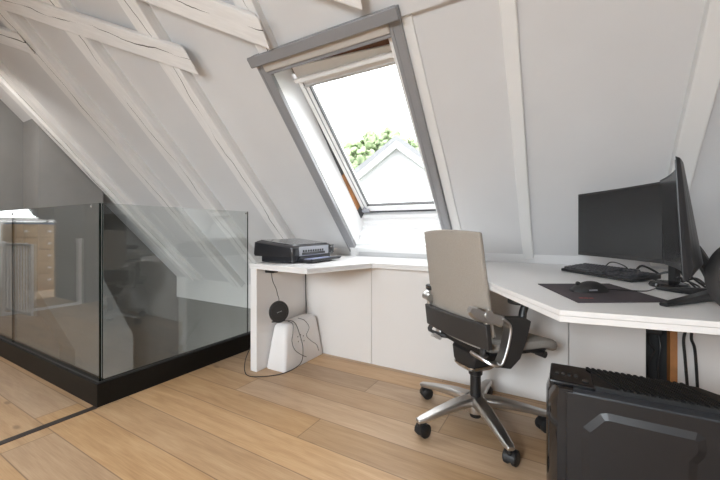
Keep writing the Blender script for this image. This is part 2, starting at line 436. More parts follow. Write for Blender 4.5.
# lower casing with two short legs standing on the worktop
bm = BM(); box(bm, -1.635, -.79, -.002, .05, -.03, .034); wp('sill_casing', bm, M['lining'], bevel=.004)
for u0, u1 in ((-1.635, -1.575), (-.86, -.795)):
    bm = BM(); box(bm, u0, u1, 2.640, 2.683, .7405, .815)
    bmesh.ops.transform(bm, matrix=(Matrix.Translation((0, Y0, Z0)) @ Matrix.Rotation(R(180-PITCH), 4, 'X')).inverted(), verts=bm.verts); wp('casing_leg', bm, M['lining'], bevel=.003)
# fixed frame
bm = BM()
box(bm, -1.60, -1.552, .12, 1.60, -.33, -.19); box(bm, -.795, -.75, .12, 1.60, -.33, -.19)
box(bm, -1.552, -.795, .12, .165, -.33, -.19); box(bm, -1.552, -.795, .165, .20, -.33, -.225)
wp('window_frame', bm, M['lining'], bevel=.004)
bm = BM(); box(bm, -1.552, -.795, .20, .235, -.33, -.262); box(bm, -1.556, -1.548, .2, 1.5, -.33, -.188); wp('frame_seal', bm, M['seal'])
bm = BM(); prism(bm, [(-1.55, 1.50), (-.79, 1.46), (-.79, 1.60), (-1.55, 1.60)], -.30, -.17, XY); wp('head_rail', bm, M['brown'])
bm = BM(); box(bm, -1.552, -1.543, .30, .66, -.27, -.188); wp('wood_edge', bm, M['amber'])
# pivoting sash, slightly open at the bottom
sh = bpy.data.objects.new('sash', None); COL.objects.link(sh); sh.parent = w; sh.location = (0, .85, -.225); sh.rotation_euler = (R(4.0), 0, 0)
bm = BM()
sl = .61
box(bm, -1.535, -1.472, -sl, sl, -.03, .035); box(bm, -.830, -.800, -sl, sl, -.03, .035)
box(bm, -1.472, -.830, -sl, -sl+.055, -.03, .035); box(bm, -1.472, -.830, sl-.055, sl, -.03, .035)
obj('sash_frame', bm, M['lining'], sh, bevel=.006)
bm = BM()
box(bm, -1.4725, -1.464, -sl+.053, sl-.053, .0, .025); box(bm, -.838, -.8295, -sl+.053, sl-.053, .0, .025); box(bm, -1.47, -.832, -sl+.053, -sl+.061, .0, .025); box(bm, -1.47, -.832, sl-.061, sl-.053, .0, .025)
obj('glazing_seal', bm, M['charcoal'], sh)
bm = BM(); box(bm, -1.466, -.836, -sl+.053, sl-.053, .0, .008); obj('pane', bm, M['pane'], sh)
bm = BM(); box(bm, -1.50, -1.492, -sl+.02, sl-.02, .035, .037); obj('seal_line', bm, M['wgrey'], sh)
bm = BM(); box(bm, -1.53, -.80, -sl-.035, -sl-.001, -.03, .012); obj('bottom_seal', bm, M['seal'], sh)
bm = BM(); box(bm, -1.525, -.80, sl-.002, sl+.026, .055, .078)
for u in (-1.49, -.83): box(bm, u-.012, u+.012, sl-.012, sl+.022, .03, .06)
obj('control_bar', bm, M['lining'], sh, bevel=.006)
bm = BM(); prism(bm, [(-1.53, sl+.004), (-.80, sl+.004), (-.80, sl+.048), (-1.53, sl+.092)], .0, .03, XY); obj('ventilation_flap', bm, M['lining'], sh, bevel=.004)
bm = BM(); box(bm, -1.50, -.83, sl-.052, sl-.042, .034, .05); obj('flap_rail', bm, M['alu2'], sh, bevel=.003)
# hinges and bottom bolt
bm = BM(); cyl(bm, (-1.50, -sl+.035, .03), (-1.50, -sl+.035, .07), .018); box(bm, -1.515, -1.45, -sl+.015, -sl+.045, .045, .065); obj('corner_catch', bm, M['silver'], sh, bevel=.003)
bm = BM(); box(bm, -.822, -.802, .30, .50, .03, .06); cyl(bm, (-.812, .33, .05), (-.812, .33, .075), .013); cyl(bm, (-.812, .26, .03), (-.812, .26, .06), .012); obj('pivot_hinge', bm, M['silver'], sh, bevel=.002)

# roof windows in the opposite slope: frame, pane, and an area light as daylight; the passage one is added
for i, (u0, u1) in enumerate(RW):
    e = bpy.data.objects.new('window_%d' % (i+2), None); COL.objects.link(e); e['kind'] = 'structure'
    e.location = (0, -Y0, Z0); e.rotation_euler = (R(PITCH), 0, 0)
    bm = BM(); f = .06
    box(bm, u0-.01, u0+f, RS0, RS1, .10, .2); box(bm, u1-f, u1+.01, RS0, RS1, .10, .2); box(bm, u0+f, u1-f, RS0-.01, RS0+f, .10, .2); box(bm, u0+f, u1-f, RS1-f, RS1+.01, .10, .2)
    obj('window_frame', bm, M['lining'], e)
    bm = BM(); box(bm, u0+f, u1-f, RS0+f, RS1-f, .14, .148); obj('pane', bm, M['pane'], e)
    ld = bpy.data.lights.new('daylight', 'AREA'); ld.shape = 'RECTANGLE'; ld.size = u1-u0-.1; ld.size_y = RS1-RS0-.1
    ld.energy = (130, 30, 100)[i]; ld.color = (.85, .925, 1.0)
    lo = bpy.data.objects.new('daylight', ld); COL.objects.link(lo)
    # placed just outside the pane, shining into the room
    lo.matrix_world = Matrix.Translation((0, -Y0, Z0)) @ Matrix.Rotation(R(PITCH), 4, 'X') @ Matrix.Translation(((u0+u1)/2, (RS0+RS1)/2, .22))
# far window
e = bpy.data.objects.new('window_5', None); COL.objects.link(e); e['kind'] = 'structure'; e.location = (-8.25, -.275, 1.685)
bm = BM(); a, b2, f = 1.02, .56, .06
box(bm, -.04, .04, -a, -a+f, -b2, b2); box(bm, -.04, .04, a-f, a, -b2, b2); box(bm, -.04, .04, -a+f, a-f, -b2, -b2+f); box(bm, -.04, .04, -a+f, a-f, b2-f, b2)
obj('window_frame', bm, M['lining'], e)
bm = BM(); box(bm, -.004, .004, -a+f, a-f, -b2+f, b2-f); obj('pane', bm, M['pane'], e)
ld = bpy.data.lights.new('passage_fill', 'AREA'); ld.shape = 'DISK'; ld.size = .3; ld.energy = 18; ld.color = (1, .97, .93)  # added fill light for the gate and passage, no fixture there
lo = bpy.data.objects.new('passage_fill', ld); COL.objects.link(lo); lo.location = (-4.1, .62, 2.35)
lo.rotation_euler = (Vector((-5.2, .2, .5))-Vector((-4.1, .62, 2.35))).to_track_quat('-Z', 'Y').to_euler()
# added area light low in the stair shaft, brightening its walls
ld = bpy.data.lights.new('shaft_fill', 'AREA'); ld.shape = 'RECTANGLE'; ld.size = 1.6; ld.size_y = 1.2; ld.energy = 48; ld.color = (.92, .96, 1)
lo = bpy.data.objects.new('shaft_fill', ld); COL.objects.link(lo); lo.location = (-3.5, 1.02, -1.5); lo.rotation_euler = (R(105), 0, 0)

# ------------------------------------------------------------------ glass balustrade
bal = thing('glass_balustrade', 'frameless glass balustrade on black base around the stair opening', 'balustrade', (-2.22, .944, 0))
bm = BM()
box(bm, -2.70, .03, -.03, .03, -.02, .126); box(bm, -.03, .03, .03, 1.75, -.02, .126)
obj('base_channel', bm, M['black_metal'], bal, bevel=.003)
bm = BM()
box(bm, -2.68, .016, -.016, -.009, .126, .131); box(bm, .009, .016, -.009, 1.10, .126, .131)
obj('channel_seal', bm, M['charcoal'], bal)
def panel(x0, x1, y0, y1):
    bm = BM(); fs = box(bm, x0, x1, y0, y1, .10, 1.12)
    thin_x = (x1-x0) < (y1-y0)
    for f in fs:
        f.normal_update(); n = f.normal
        big = abs(n.x) > .9 if thin_x else abs(n.y) > .9
        f.material_index = 0 if (big or n.z > .9) else 1
    return obj('glass_panel', bm, [M['glass'], M['glass_edge']], bal)
panel(-1.345, -.008, -.006, .006); panel(-2.66, -1.352, -.006, .006); panel(-.006, .006, .008, 1.045)
for p in ((-.09, -.008, 1.105), (-1.36, -.008, 1.09), (.0, 1.03, 1.105)):
    bm = BM(); cyl(bm, (p[0], p[1], p[2]), (p[0], p[1]-.004, p[2]), .008, seg=12); obj('glass_clip', bm, M['steel_pin'], bal)

# ------------------------------------------------------------------ built-in worktop
desk = thing('built_in_desk', 'white built-in worktop that widens at both ends under the sloping roof', 'desk', (-.6, 2.3, 0))
T = Matrix.Translation((.6, -2.3, 0))
def dpart(name, bm, m, **k):
    bmesh.ops.transform(bm, matrix=T, verts=bm.verts); return obj(name, bm, m, desk, **k)
poly = [(-1.86, 1.68), (-1.31, 1.625), (-1.14, 2.13), (-.588, 2.13), (-.006, 1.150), (1.58, 1.40), (1.58, 2.675), (-1.86, 2.675)]
bm = BM(); prism(bm, poly, .7245, .74, XY); dpart('desktop', bm, M['desk'], bevel=.0012)
inset = [(-1.859, 1.6815), (-1.311, 1.6265), (-1.141, 2.1315), (-.587, 2.1315), (-.0055, 1.1515), (1.579, 1.4015), (1.579, 2.674), (-1.859, 2.674)]
bm = BM(); prism(bm, inset, .706, .7235, XY); dpart('desktop_underlay', bm, M['desk'], bevel=.001)
bm = BM(); box(bm, -1.859, -1.80, 1.69, 2.67, 0, .706); dpart('end_panel', bm, M['desk'], bevel=.002)

# ------------------------------------------------------------------ printer
pr = thing('inkjet_printer', 'black flatbed inkjet printer with its paper tray out on the worktop end', 'printer', (-1.56, 1.79, .74), R(3))
# local: x from -.36 (back) to 0 (front), y 0..0.50
bm = BM(); prism(bm, rrect(-.31, -.015, .02, .50, .02), 0.003, .05, XY); obj('base', bm, M['printer'], pr, bevel=.004)
bm = BM()
rings = [rrect(-.36, 0, 0, .52, .025), rrect(-.365, .004, -.004, .524, .025), rrect(-.36, 0, 0, .52, .025), rrect(-.335, -.03, .02, .50, .025)]
loft(bm, [[(x, y, z-(x*.11 if z > .1 else 0)) for x, y in r] for r, z in zip(rings, (.045, .06, .104, .119))])
obj('body', bm, M['printer'], pr, smooth=True)
bm = BM(); loft(bm, [[(x, y, z-x*.11) for x, y in r] for r, z in zip((rrect(-.33, -.035, .025, .495, .022), rrect(-.325, -.040, .03, .49, .022)), (.118, .124))]); obj('lid', bm, M['lid'], pr, smooth=True)
bm = BM(); box(bm, -.2, -.004, .085, .40, .03, .10); obj('output_slot', bm, M['hole'], pr)
bm = BM(); prism(bm, [(-.004, .10), (.004, .115), (.004, .05), (-.004, .045)], .06, .43, lambda a, b, c: (a, c, b)); obj('front_flap', bm, M['silver'], pr, bevel=.002)
bm = BM()
for k in range(9): box(bm, .004, .007, .10+k*.03, .115+k*.03, .075, .09)
obj('slot_ribs', bm, M['black'], pr)
bm = BM(); box(bm, .004, .006, .09, .38, .055, .072); obj('slot_opening', bm, M['hole'], pr)
bm = BM(); box(bm, -.02, .11, .07, .44, .012, .024); box(bm, .09, .115, .07, .44, .024, .030); obj('paper_tray', bm, M['printer'], pr, bevel=.003)
bm = BM(); box(bm, .0, .085, .12, .39, .024, .027); obj('paper', bm, pbr('bluish_paper', (.35, .37, .55), .6), pr)
bm = BM(); box(bm, .0, .006, .445, .51, .055, .115); obj('card_door', bm, M['gloss'], pr, bevel=.002)

# adapter under the worktop, hanging puck, plastic box, cables
bm = BM(); box(bm, -1.775, -1.705, 1.74, 1.80, .675, .706)
tag(obj('adapter', bm, M['black'], bevel=.005), 'small black plug adapter fixed under the worktop end', 'adapter')
bx = thing('plastic_box', 'white tapered plastic box standing on floor beside the end panel', 'box', (-1.70, 2.0, 0))
bm = BM(); rings = []
for z, x0, x1, y0, y1, r in ((0, -.094, .078, -.225, .208, .02), (.01, -.096, .081, -.228, .210, .02), (.22, -.090, .048, -.185, .195, .03), (.285, -.084, .036, -.170, .188, .03), (.305, -.068, .020, -.15, .172, .025), (.310, -.05, .005, -.13, .155, .015)):
    rings.append([(x, y, z) for x, y in rrect(x0, x1, y0, y1, r)])
loft(bm, rings); obj('shell', bm, M['box'], bx, smooth=True)
for k, (y, z) in enumerate(((-.06, .20), (-.03, .205), (-.06, .165), (-.03, .17), (0, .19), (.0, .155))):
    bm = BM(); x = .081-(.033)*(z-.01)/.21
    cyl(bm, (x-.003, y, z), (x+.001, y, z), .005, seg=10); obj('hole', bm, M['hole'], bx)
# puck
pk = thing('round_speaker', 'round black disc device hanging by its lead above the white box', 'speaker', (-1.70, 1.80, .402))
ax = Vector((.82, -.57, 0)); sd = Vector((.57, .82, 0))
bm = BM(); rings = []
for r, t in ((.03, -.016), (.060, -.015), (.068, -.006), (.068, .006), (.062, .014), (.04, .017), (.012, .0175)):
    rings.append([ax*t+sd*(r*math.cos(a))+Vector((0, 0, r*math.sin(a)*1.12)) for a in [2*math.pi*k/36 for k in range(36)]])
loft(bm, rings); obj('disc', bm, M['black_soft'], pk, smooth=True)
bm = BM(); rings = []
for r, t in ((.053, .0155), (.056, .0165), (.056, .0175), (.053, .0175)):
    rings.append([ax*t+sd*(r*math.cos(a))+Vector((0, 0, r*math.sin(a)*1.12)) for a in [2*math.pi*k/36 for k in range(36)]])
loft(bm, rings+[rings[0]], cap=False); obj('rim', bm, M['charcoal'], pk, smooth=True)
bm = BM()
for k in range(5): c = ax*.0185+sd*(-.014+.007*k)+Vector((0, 0, -.001+.002*k)); box(bm, -.002, .002, -.0005, .0005, -.002, .002, mat=Matrix.Translation(c))
obj('logo', bm, M['grey_print'], pk)

def cable(name, pts, r, label, n=8, mat='black'):
    bm = BM(); tube(bm, spline(pts, n), r, 8)
    return tag(obj(name, bm, M[mat], smooth=True), label, 'cable')
cable('cable', [(-1.74, 1.77, .678), (-1.735, 1.775, .62), (-1.715, 1.79, .56), (-1.712, 1.80, .52), (-1.70, 1.80, .495), (-1.70, 1.80, .47)], .0022, 'thin black lead hanging from adapter under worktop to round disc')
cable('cable', [(-1.70, 1.80, .335), (-1.705, 1.83, .325), (-1.75, 1.83, .318), (-1.785, 1.82, .314), (-1.78, 1.84, .316), (-1.72, 1.88, .318), (-1.665, 1.92, .306), (-1.638, 1.95, .21), (-1.618, 1.96, .11), (-1.592, 1.90, .03), (-1.62, 1.76, .006), (-1.72, 1.64, .005), (-1.82, 1.62, .006), (-1.875, 1.655, .06), (-1.878, 1.70, .14), (-1.876, 1.80, .24)], .0028, 'black cable looping from box top over the floor round the end panel')
cable('cable', [(-1.70, 1.89, .316), (-1.662, 1.90, .298), (-1.643, 1.88, .24), (-1.634, 1.86, .19), (-1.622, 1.875, .13), (-1.61, 1.93, .08), (-1.603, 1.98, .05)], .0024, 'black cable running in a wave down the front of white box')
cable('cable', [(-1.70, 2.0, .314), (-1.661, 2.03, .295), (-1.642, 2.06, .24), (-1.634, 2.02, .19), (-1.62, 2.06, .14), (-1.61, 2.11, .10), (-1.605, 2.13, .05)], .0022, 'black cable nearest the back panel on side of white box')
cable('cable', [(-1.785, 2.19, .70), (-1.785, 2.195, .60), (-1.78, 2.19, .50), (-1.78, 2.195, .38), (-1.775, 2.19, .28)], .004, 'grey brown lead running down the corner behind white box', mat='charcoal')

# ------------------------------------------------------------------ office chair  (local: +x is where the sitter faces, +y the sitter's left)
ch = thing('office_chair', 'taupe office chair with polished aluminium arms and star base at the desk', 'chair', (-.378, 1.81, 0), R(52))
BETA = R(52)
# base
bm = BM(); lathe(bm, [(.036, .055), (.05, .06), (.055, .085), (.052, .125), (.036, .135)], 24); obj('base_hub', bm, M['alu2'], ch, smooth=True)
for k in range(5):
    a = R(17.5+72*k)-BETA; d = Vector((math.cos(a), math.sin(a), 0)); sdv = Vector((-d.y, d.x, 0))
    bm = BM()
    pts = [d*.035+Vector((0, 0, .115)), d*.12+Vector((0, 0, .113)), d*.24+Vector((0, 0, .096)), d*.32+Vector((0, 0, .081)), d*.345+Vector((0, 0, .078))]
    bar(bm, pts, sdv, [.075, .068, .054, .044, .032], [.046, .038, .028, .024, .02])
    sp = obj('base_spoke', bm, M['alu2'], ch, bevel=.004, smooth=True)
    sw = (R(25), R(-30), R(60), R(10), R(-50))[k]
    cdir = Vector((math.cos(a+sw), math.sin(a+sw), 0)); cs = Vector((-cdir.y, cdir.x, 0)); cc = d*.33-cdir*.018
    bm = BM(); cyl(bm, d*.33+Vector((0, 0, .05)), d*.33+Vector((0, 0, .08)), .012)
    for sgn in (-1, 1):
        c = cc+Vector((0, 0, .030)); p = [c+cs*(sgn*.006), c+cs*(sgn*.010), c+cs*(sgn*.024), c+cs*(sgn*.028)]
        tube(bm, p, [.027, .030, .030, .025], 24)
    # hood
    rings = []
    for t in range(7):
        g = R(-10+t*35*.85); q = cc+cdir*(math.cos(g)*.034)+Vector((0, 0, .030+math.sin(g)*.034))
        rings.append([q+cs*.022, q-cs*.022, q-cs*.022+(cc+Vector((0, 0, .03))-q)*.1, q+cs*.022+(cc+Vector((0, 0, .03))-q)*.1])
    loft(bm, rings)
    obj('caster', bm, M['black'], sp, smooth=True)
bm = BM(); lathe(bm, [(.026, .03), (.028, .035), (.028, .12), (.026, .13), (.026, .24), (.034, .245), (.034, .29)], 24); obj('gas_column', bm, M['black'], ch, smooth=True)
# mechanism housing under the seat
bm = BM()
loft(bm, [[(x, y, z) for x, y in rrect(*r, .03)] for r, z in (((-.07, .06, -.06, .06), .285), ((-.09, .09, -.075, .075), .32), ((-.08, .15, -.10, .10), .375), ((-.03, .20, -.12, .12), .405))])
obj('tilt_mechanism', bm, M['black_soft'], ch, smooth=True)
bm = BM(); 
loft(bm, [[(x, y, z) for x, y in rrect(*r, .03)] for r, z in (((-.074, .064, -.064, .064), .283), ((-.088, .085, -.076, .076), .300), ((-.088, .085, -.076, .076), .306))])
obj('mechanism_collar', bm, M['alu'], ch, smooth=True)
# seat: pan and cushion
def shell(bm, fx, fz, x0, x1, hw, thick, nx=10, ny=10):
    top = []; 
    def z(x, y): return fz(x, y)
    rows = []
    for i in range(nx+1):
        t = i/nx; x = x0+(x1-x0)*t; row = []
        for j in range(ny+1):
            s = -1+2*j/ny; row.append((x, s*hw(t), s))
        rows.append(row)
    T_ = [[bm.verts.new((x, y, z(x, s))) for x, y, s in r] for r in rows]
    B_ = [[bm.verts.new((x, y, z(x, s)-thick(x, s))) for x, y, s in r] for r in rows]
    for i in range(nx):
        for j in range(ny):
            bm.faces.new((T_[i][j], T_[i+1][j], T_[i+1][j+1], T_[i][j+1])); bm.faces.new((B_[i][j], B_[i][j+1], B_[i+1][j+1], B_[i+1][j]))
    for i in range(nx):
        bm.faces.new((T_[i][0], B_[i][0], B_[i+1][0], T_[i+1][0])); bm.faces.new((T_[i][ny], T_[i+1][ny], B_[i+1][ny], B_[i][ny]))
    for j in range(ny):
        bm.faces.new((T_[0][j], T_[0][j+1], B_[0][j+1], B_[0][j])); bm.faces.new((T_[nx][j], B_[nx][j], B_[nx][j+1], T_[nx][j+1]))
hwS = lambda t: .205+.04*math.sin(min(1, t*1.2)*math.pi/2)-(.09*max(0, (t-.8)/.2)**2)
zS = lambda x, s: .455+.012*s*s-.05*max(0, (x-.20)/.14)**2
bm = BM(); shell(bm, None, zS, -.09, .355, hwS, lambda x, s: .050); obj('seat_cushion', bm, M['fabric_d'], ch, smooth=True, sub=1)
bm = BM(); shell(bm, None, lambda x, s: zS(x, s)-.048, -.08, .29, lambda t: hwS(t)*.9, lambda x, s: .016); obj('seat_pan', bm, M['black'], ch, smooth=True)
for sgn in (-1, 1):
    bm = BM(); cyl(bm, (.16, sgn*.10, .392), (.20, sgn*.215, .392), .010); cyl(bm, (.20, sgn*.19, .392), (.205, sgn*.235, .39), .016); obj('adjuster_lever', bm, M['black'], ch, smooth=True)
# backrest: thin upholstered shell, leaning back, curved across
ZB0, ZB1 = .50, .972
def back_pt(v, s, off):
    z = ZB0+(ZB1-ZB0)*v
    hw = .228-.010*v
    x = -.092-.065*v-.022*(1-s*s)
    return Vector((x-off, s*hw, z-.012*s*s*v))
bm = BM(); nv, ns = 16, 14
def backshell(o0, o1):
    A = [[bm.verts.new(back_pt(i/nv, -1+2*j/ns, o0)) for j in range(ns+1)] for i in range(nv+1)]
    B = [[bm.verts.new(back_pt(i/nv, (-1+2*j/ns), o1)) for j in range(ns+1)] for i in range(nv+1)]
    for i in range(nv):
        for j in range(ns):
            bm.faces.new((A[i][j], A[i][j+1], A[i+1][j+1], A[i+1][j])); bm.faces.new((B[i][j], B[i+1][j], B[i+1][j+1], B[i][j+1]))
        bm.faces.new((A[i][0], A[i+1][0], B[i+1][0], B[i][0])); bm.faces.new((A[i][ns], B[i][ns], B[i+1][ns], A[i+1][ns]))
    for j in range(ns):
        bm.faces.new((A[0][j], B[0][j], B[0][j+1], A[0][j+1])); bm.faces.new((A[nv][j], A[nv][j+1], B[nv][j+1], B[nv][j]))
backshell(-.010, .010)
obj('backrest', bm, M['fabric'], ch, bevel=.006, smooth=True)
# dark band that carries the backrest
bm = BM(); rings = []
for j in range(13):
    s_ = -1+2*j/12; x = -.135-.020*(1-s_*s_); y = s_*.240
    rings.append([(x+.012, y, .565), (x-.012, y, .562), (x+.002, y, .452), (x+.026, y, .452)])
loft(bm, rings); obj('back_carrier', bm, M['charcoal'], ch, bevel=.004, smooth=True)
# swivel arms: a broad silver bar at the back that folds round a dark side plate
def arm(sg, pad, tip):
    y = sg*.232
    bm = BM()
    pts = spline([(tip, y-sg*.004, .636), (tip*.6-.03, y, .606), (-.09, y, .585), (-.055, y, .570)], 5)
    n = len(pts)
    bar(bm, pts, (0, 1, 0), [.026]*n, [.030+.022*min(1, i/3) for i in range(n)])
    pts = spline([(-.062, y, .585), (-.030, y, .560), (-.020, y, .530), (-.036, y, .460), (-.062, y, .400), (-.078, y-sg*.006, .384), (-.105, y-sg*.03, .388), (-.135, y-sg*.10, .410)], 4)
    bar(bm, pts, (0, 1, 0), .046, .014)
    obj('swivel_arm', bm, M['alu2'], ch, smooth=True)
    bm = BM()
    prism(bm, [(-.055, .592), (-.020, .562), (-.012, .530), (-.028, .460), (-.056, .398), (-.074, .376), (-.02, .362), (.035, .40), (.075, .48), (.100, .560), (.06, .580)], y-.020, y+.020, XZ)
    obj('arm_plate', bm, M['charcoal'], ch, bevel=.004)
    bm = BM(); tube(bm, [(.060, y, .54), (.07, y, .60), (.09, y, .645)], [.018, .017, .017], 16); obj('arm_post', bm, M['black'], ch, smooth=True)
    bm = BM(); prism(bm, rrect(pad, pad+.22, y-.042, y+.042, .035), .640, .666, XY); obj('arm_pad', bm, M['black_soft'], ch, bevel=.006, smooth=True)
arm(-1, .0, -.225); arm(1, -.135, -.135)
# silver joints where the carrier meets the arms, and the struts below it
for sg in (-1, 1):
    bm = BM(); cyl(bm, (-.135, sg*.20, .600), (-.135, sg*.25, .605), .022); cyl(bm, (-.125, sg*.222, .54), (-.13, sg*.222, .60), .013); obj('arm_joint', bm, M['alu2'], ch, smooth=True)
    bm = BM(); bar(bm, spline([(-.125, sg*.20, .455), (-.135, sg*.205, .425), (-.09, sg*.17, .405), (-.02, sg*.10, .385)], 4), (0, 1, 0), .028, .016); obj('lower_strut', bm, M['charcoal'], ch, smooth=True)

# ------------------------------------------------------------------ monitors
def lerp(a, b, t): return a+(b-a)*t
def screen_panel(name, parent, W, H, curve, thick_lo, m):
    """panel in local coords: x along the width, -y is the viewing side, z up; gently curved"""
    n = 14; bm = BM(); A = []; B = []
    for i in range(n+1):
        s = -1+2*i/n; x = s*W/2; y = -curve*s*s
        A.append(((x, y, 0), (x, y, H))); e = 1-s*s
        B.append(((x*.985, y+.012+thick_lo*.3*e, .006), (x*.985, y+.010+.004*e, H-.006), (x*.94, y+.016+thick_lo*(.25+.75*e), H*.10)))
    VA = [[bm.verts.new(p) for p in a] for a in A]; VB = [[bm.verts.new(p) for p in b] for b in B]
    for i in range(n):
        bm.faces.new((VA[i][0], VA[i+1][0], VA[i+1][1], VA[i][1]))
        bm.faces.new((VB[i][0], VB[i][2], VB[i+1][2], VB[i+1][0])); bm.faces.new((VB[i][2], VB[i][1], VB[i+1][1], VB[i+1][2]))
        bm.faces.new((VA[i][1], VA[i+1][1], VB[i+1][1], VB[i][1])); bm.faces.new((VA[i][0], VB[i][0], VB[i+1][0], VA[i+1][0]))
    for i, fl in ((0, 1), (n, 0)):
        bm.faces.new((VA[i][0], VA[i][1], VB[i][1], VB[i][2], VB[i][0]))
    obj('casing', bm, M['case'] if m else M['black'], parent, bevel=.002)
    bm = BM(); bz = .012; C = []
    for i in range(n+1):
        s = -1+2*i/n; x = s*(W/2-bz*.7); y = -curve*(x/(W/2))**2-.0015
        C.append([bm.verts.new((x, y, .018)), bm.verts.new((x, y, H-.009)), bm.verts.new((x, y+.004, H-.009)), bm.verts.new((x, y+.004, .018))])
    for i in range(n):
        for k in range(4): bm.faces.new((C[i][k], C[i+1][k], C[i+1][(k+1) % 4], C[i][(k+1) % 4]))
    bm.faces.new(C[0]); bm.faces.new(C[n][::-1])
    obj('screen', bm, M['screen'], parent)

p0, p1 = Vector((.084, 2.19, 0)), Vector((.351, 1.753, 0))
ang = math.atan2((p1-p0).y, (p1-p0).x); W1 = (p1-p0).length
mid = (p0+p1)/2
m1 = thing('monitor', 'black curved monitor behind the keyboard, its screen dark', 'monitor', (mid.x, mid.y, .74), ang)
up1 = bpy.data.objects.new('display', None); COL.objects.link(up1); up1.parent = m1; up1.location = (0, 0, .098)
screen_panel('m1', up1, W1, .322, .012, .035, 0)
bm = BM()
for k in range(11): box(bm, -W1/2+.012+k*.012, -W1/2+.020+k*.012, -.014, -.008, .005, .010)
obj('logo', bm, M['charcoal'], up1)
bm = BM(); box(bm, .175, .215, .075, .095, .01, .16); box(bm, .09, .215, .05, .095, .14, .20); obj('stand_neck', bm, M['black'], m1, bevel=.006)
bm = BM(); lathe(bm, [(.02, .0), (.062, .0), (.065, .006), (.060, .016), (.03, .024)], 40, (.19, .068, 0)); obj('stand_base', bm, M['gloss'], m1, smooth=True)

q0, q1 = Vector((.362, 1.735, 0)), Vector((.290, 1.185, 0))
ang2 = math.atan2((q1-q0).y, (q1-q0).x); W2 = (q1-q0).length; mid2 = (q0+q1)/2
m2 = thing('monitor', 'black monitor turned edge-on at the desk front, on a splayed foot', 'monitor', (mid2.x, mid2.y, .74), ang2)
up2 = bpy.data.objects.new('display', None); COL.objects.link(up2); up2.parent = m2; up2.location = (0, 0, .098); up2.rotation_euler = (R(2.6), 0, 0)
screen_panel('m2', up2, W2, .326, .022, .030, 1)
iv = lambda X, Y, z: Matrix.Rotation(-ang2, 4, 'Z') @ (Vector((X, Y, z))-Vector((mid2.x, mid2.y, .74)))
hub = (.455, 1.60)
bm = BM()
for tip in ((.262, 1.355), (.318, 1.735)):
    a = iv(hub[0], hub[1], .758); b = iv(tip[0], tip[1], .7465); d = (b-a); side = Vector((-d.y, d.x, 0))
    bar(bm, [a, a+d*.4, a+d*.85, b], side, [.05, .038, .03, .022], [.034, .024, .013, .010])
obj('stand_foot', bm, M['black'], m2, bevel=.003, smooth=True)
bm = BM()
pts = spline([iv(.45, 1.595, .755), iv(.43, 1.57, .80), iv(.385, 1.51, .88), iv(.355, 1.475, .92)], 5)
bar(bm, pts, iv(0, 1, 0)-iv(0, 0, 0), [.045]*len(pts), [.026]*len(pts)); obj('stand_neck', bm, M['black'], m2, smooth=True)
# headset standing on the worktop at the picture's edge
hp = thing('headset', 'black padded headset standing on the worktop behind the edge-on monitor', 'headset', (.455, 1.385, .74), math.atan2(.503, .864))
bm = BM(); rings = []; n = 28
for i in range(n+1):
    a = R(70+220*i/n); c = Vector((.105*math.cos(a), 0, .098+.098*math.sin(a))); o_ = Vector((math.cos(a), 0, math.sin(a)))
    rings.append([c+o_*q*.010+Vector((0, p*.024, 0)) for p, q in ((-.8, -.6), (-.5, -1), (.5, -1), (.8, -.6), (.8, .6), (.5, 1), (-.5, 1), (-.8, .6))])
loft(bm, rings); obj('headband', bm, M['charcoal'], hp, smooth=True)
for zc in (.035, .165):
    bm = BM(); tube(bm, [(.045, 0, zc), (.05, 0, zc), (.075, 0, zc), (.082, 0, zc)][::1], [.028, .036, .036, .028], 24); obj('ear_cup', bm, M['black'], hp, smooth=True)

# ------------------------------------------------------------------ keyboard, mouse, mat
kd = Vector((.60, -.80, 0)).normalized(); ka = math.atan2(kd.y, kd.x)
kb = thing('keyboard', 'black full-size keyboard lying in front of the dark curved monitor', 'keyboard', (-.005, 2.255, .741), ka)
KW, KD = .445, .145
bm = BM(); prism(bm, [(0, .0), (KD, .014), (KD, .036), (0, .014)], 0, KW, lambda a, b, c: (c, a, b)); obj('case', bm, M['black'], kb, bevel=.003)
kmesh = {}
def key(x, yrow, wd):
    kk = round(wd, 4)
    if kk not in kmesh:
        bm = BM(); h = .010
        loft(bm, [[(0, 0, 0), (wd, 0, 0), (wd, .0175, 0), (0, .0175, 0)], [(.002, .002, h), (wd-.002, .002, h), (wd-.002, .016, h), (.002, .016, h)]])
        o = obj('key', bm, M['keycap'], kb); kmesh[kk] = o
    else:
        o = kmesh[kk].copy(); COL.objects.link(o); o.parent = kb
    o.location = (x, yrow, (.014+.022*yrow/KD+.0005)); o.rotation_euler = (math.atan2(.022, KD), 0, 0)
u = .0194
for r in range(6):
    y = .010+r*.0210+(.004 if r == 5 else 0)
    if r == 0:
        for x in (0, 1.35, 2.7): key(.012+x*u, y, .0225)
        key(.012+4.05*u, y, .105)
        for x in (9.65, 11, 12.35): key(.012+x*u, y, .0225)
    else:
        for k in range(14): key(.012+(k+.12*(r % 3))*u, y, .0172)
    if r in (0, 4, 5):
        for k in range(3): key(.012+(14.8+k)*u, y, .0172)
    if r == 1: key(.012+15.8*u, y, .0172)
    if r < 5:
        for k in range(3): key(.012+(18.3+k)*u, y, .0172)

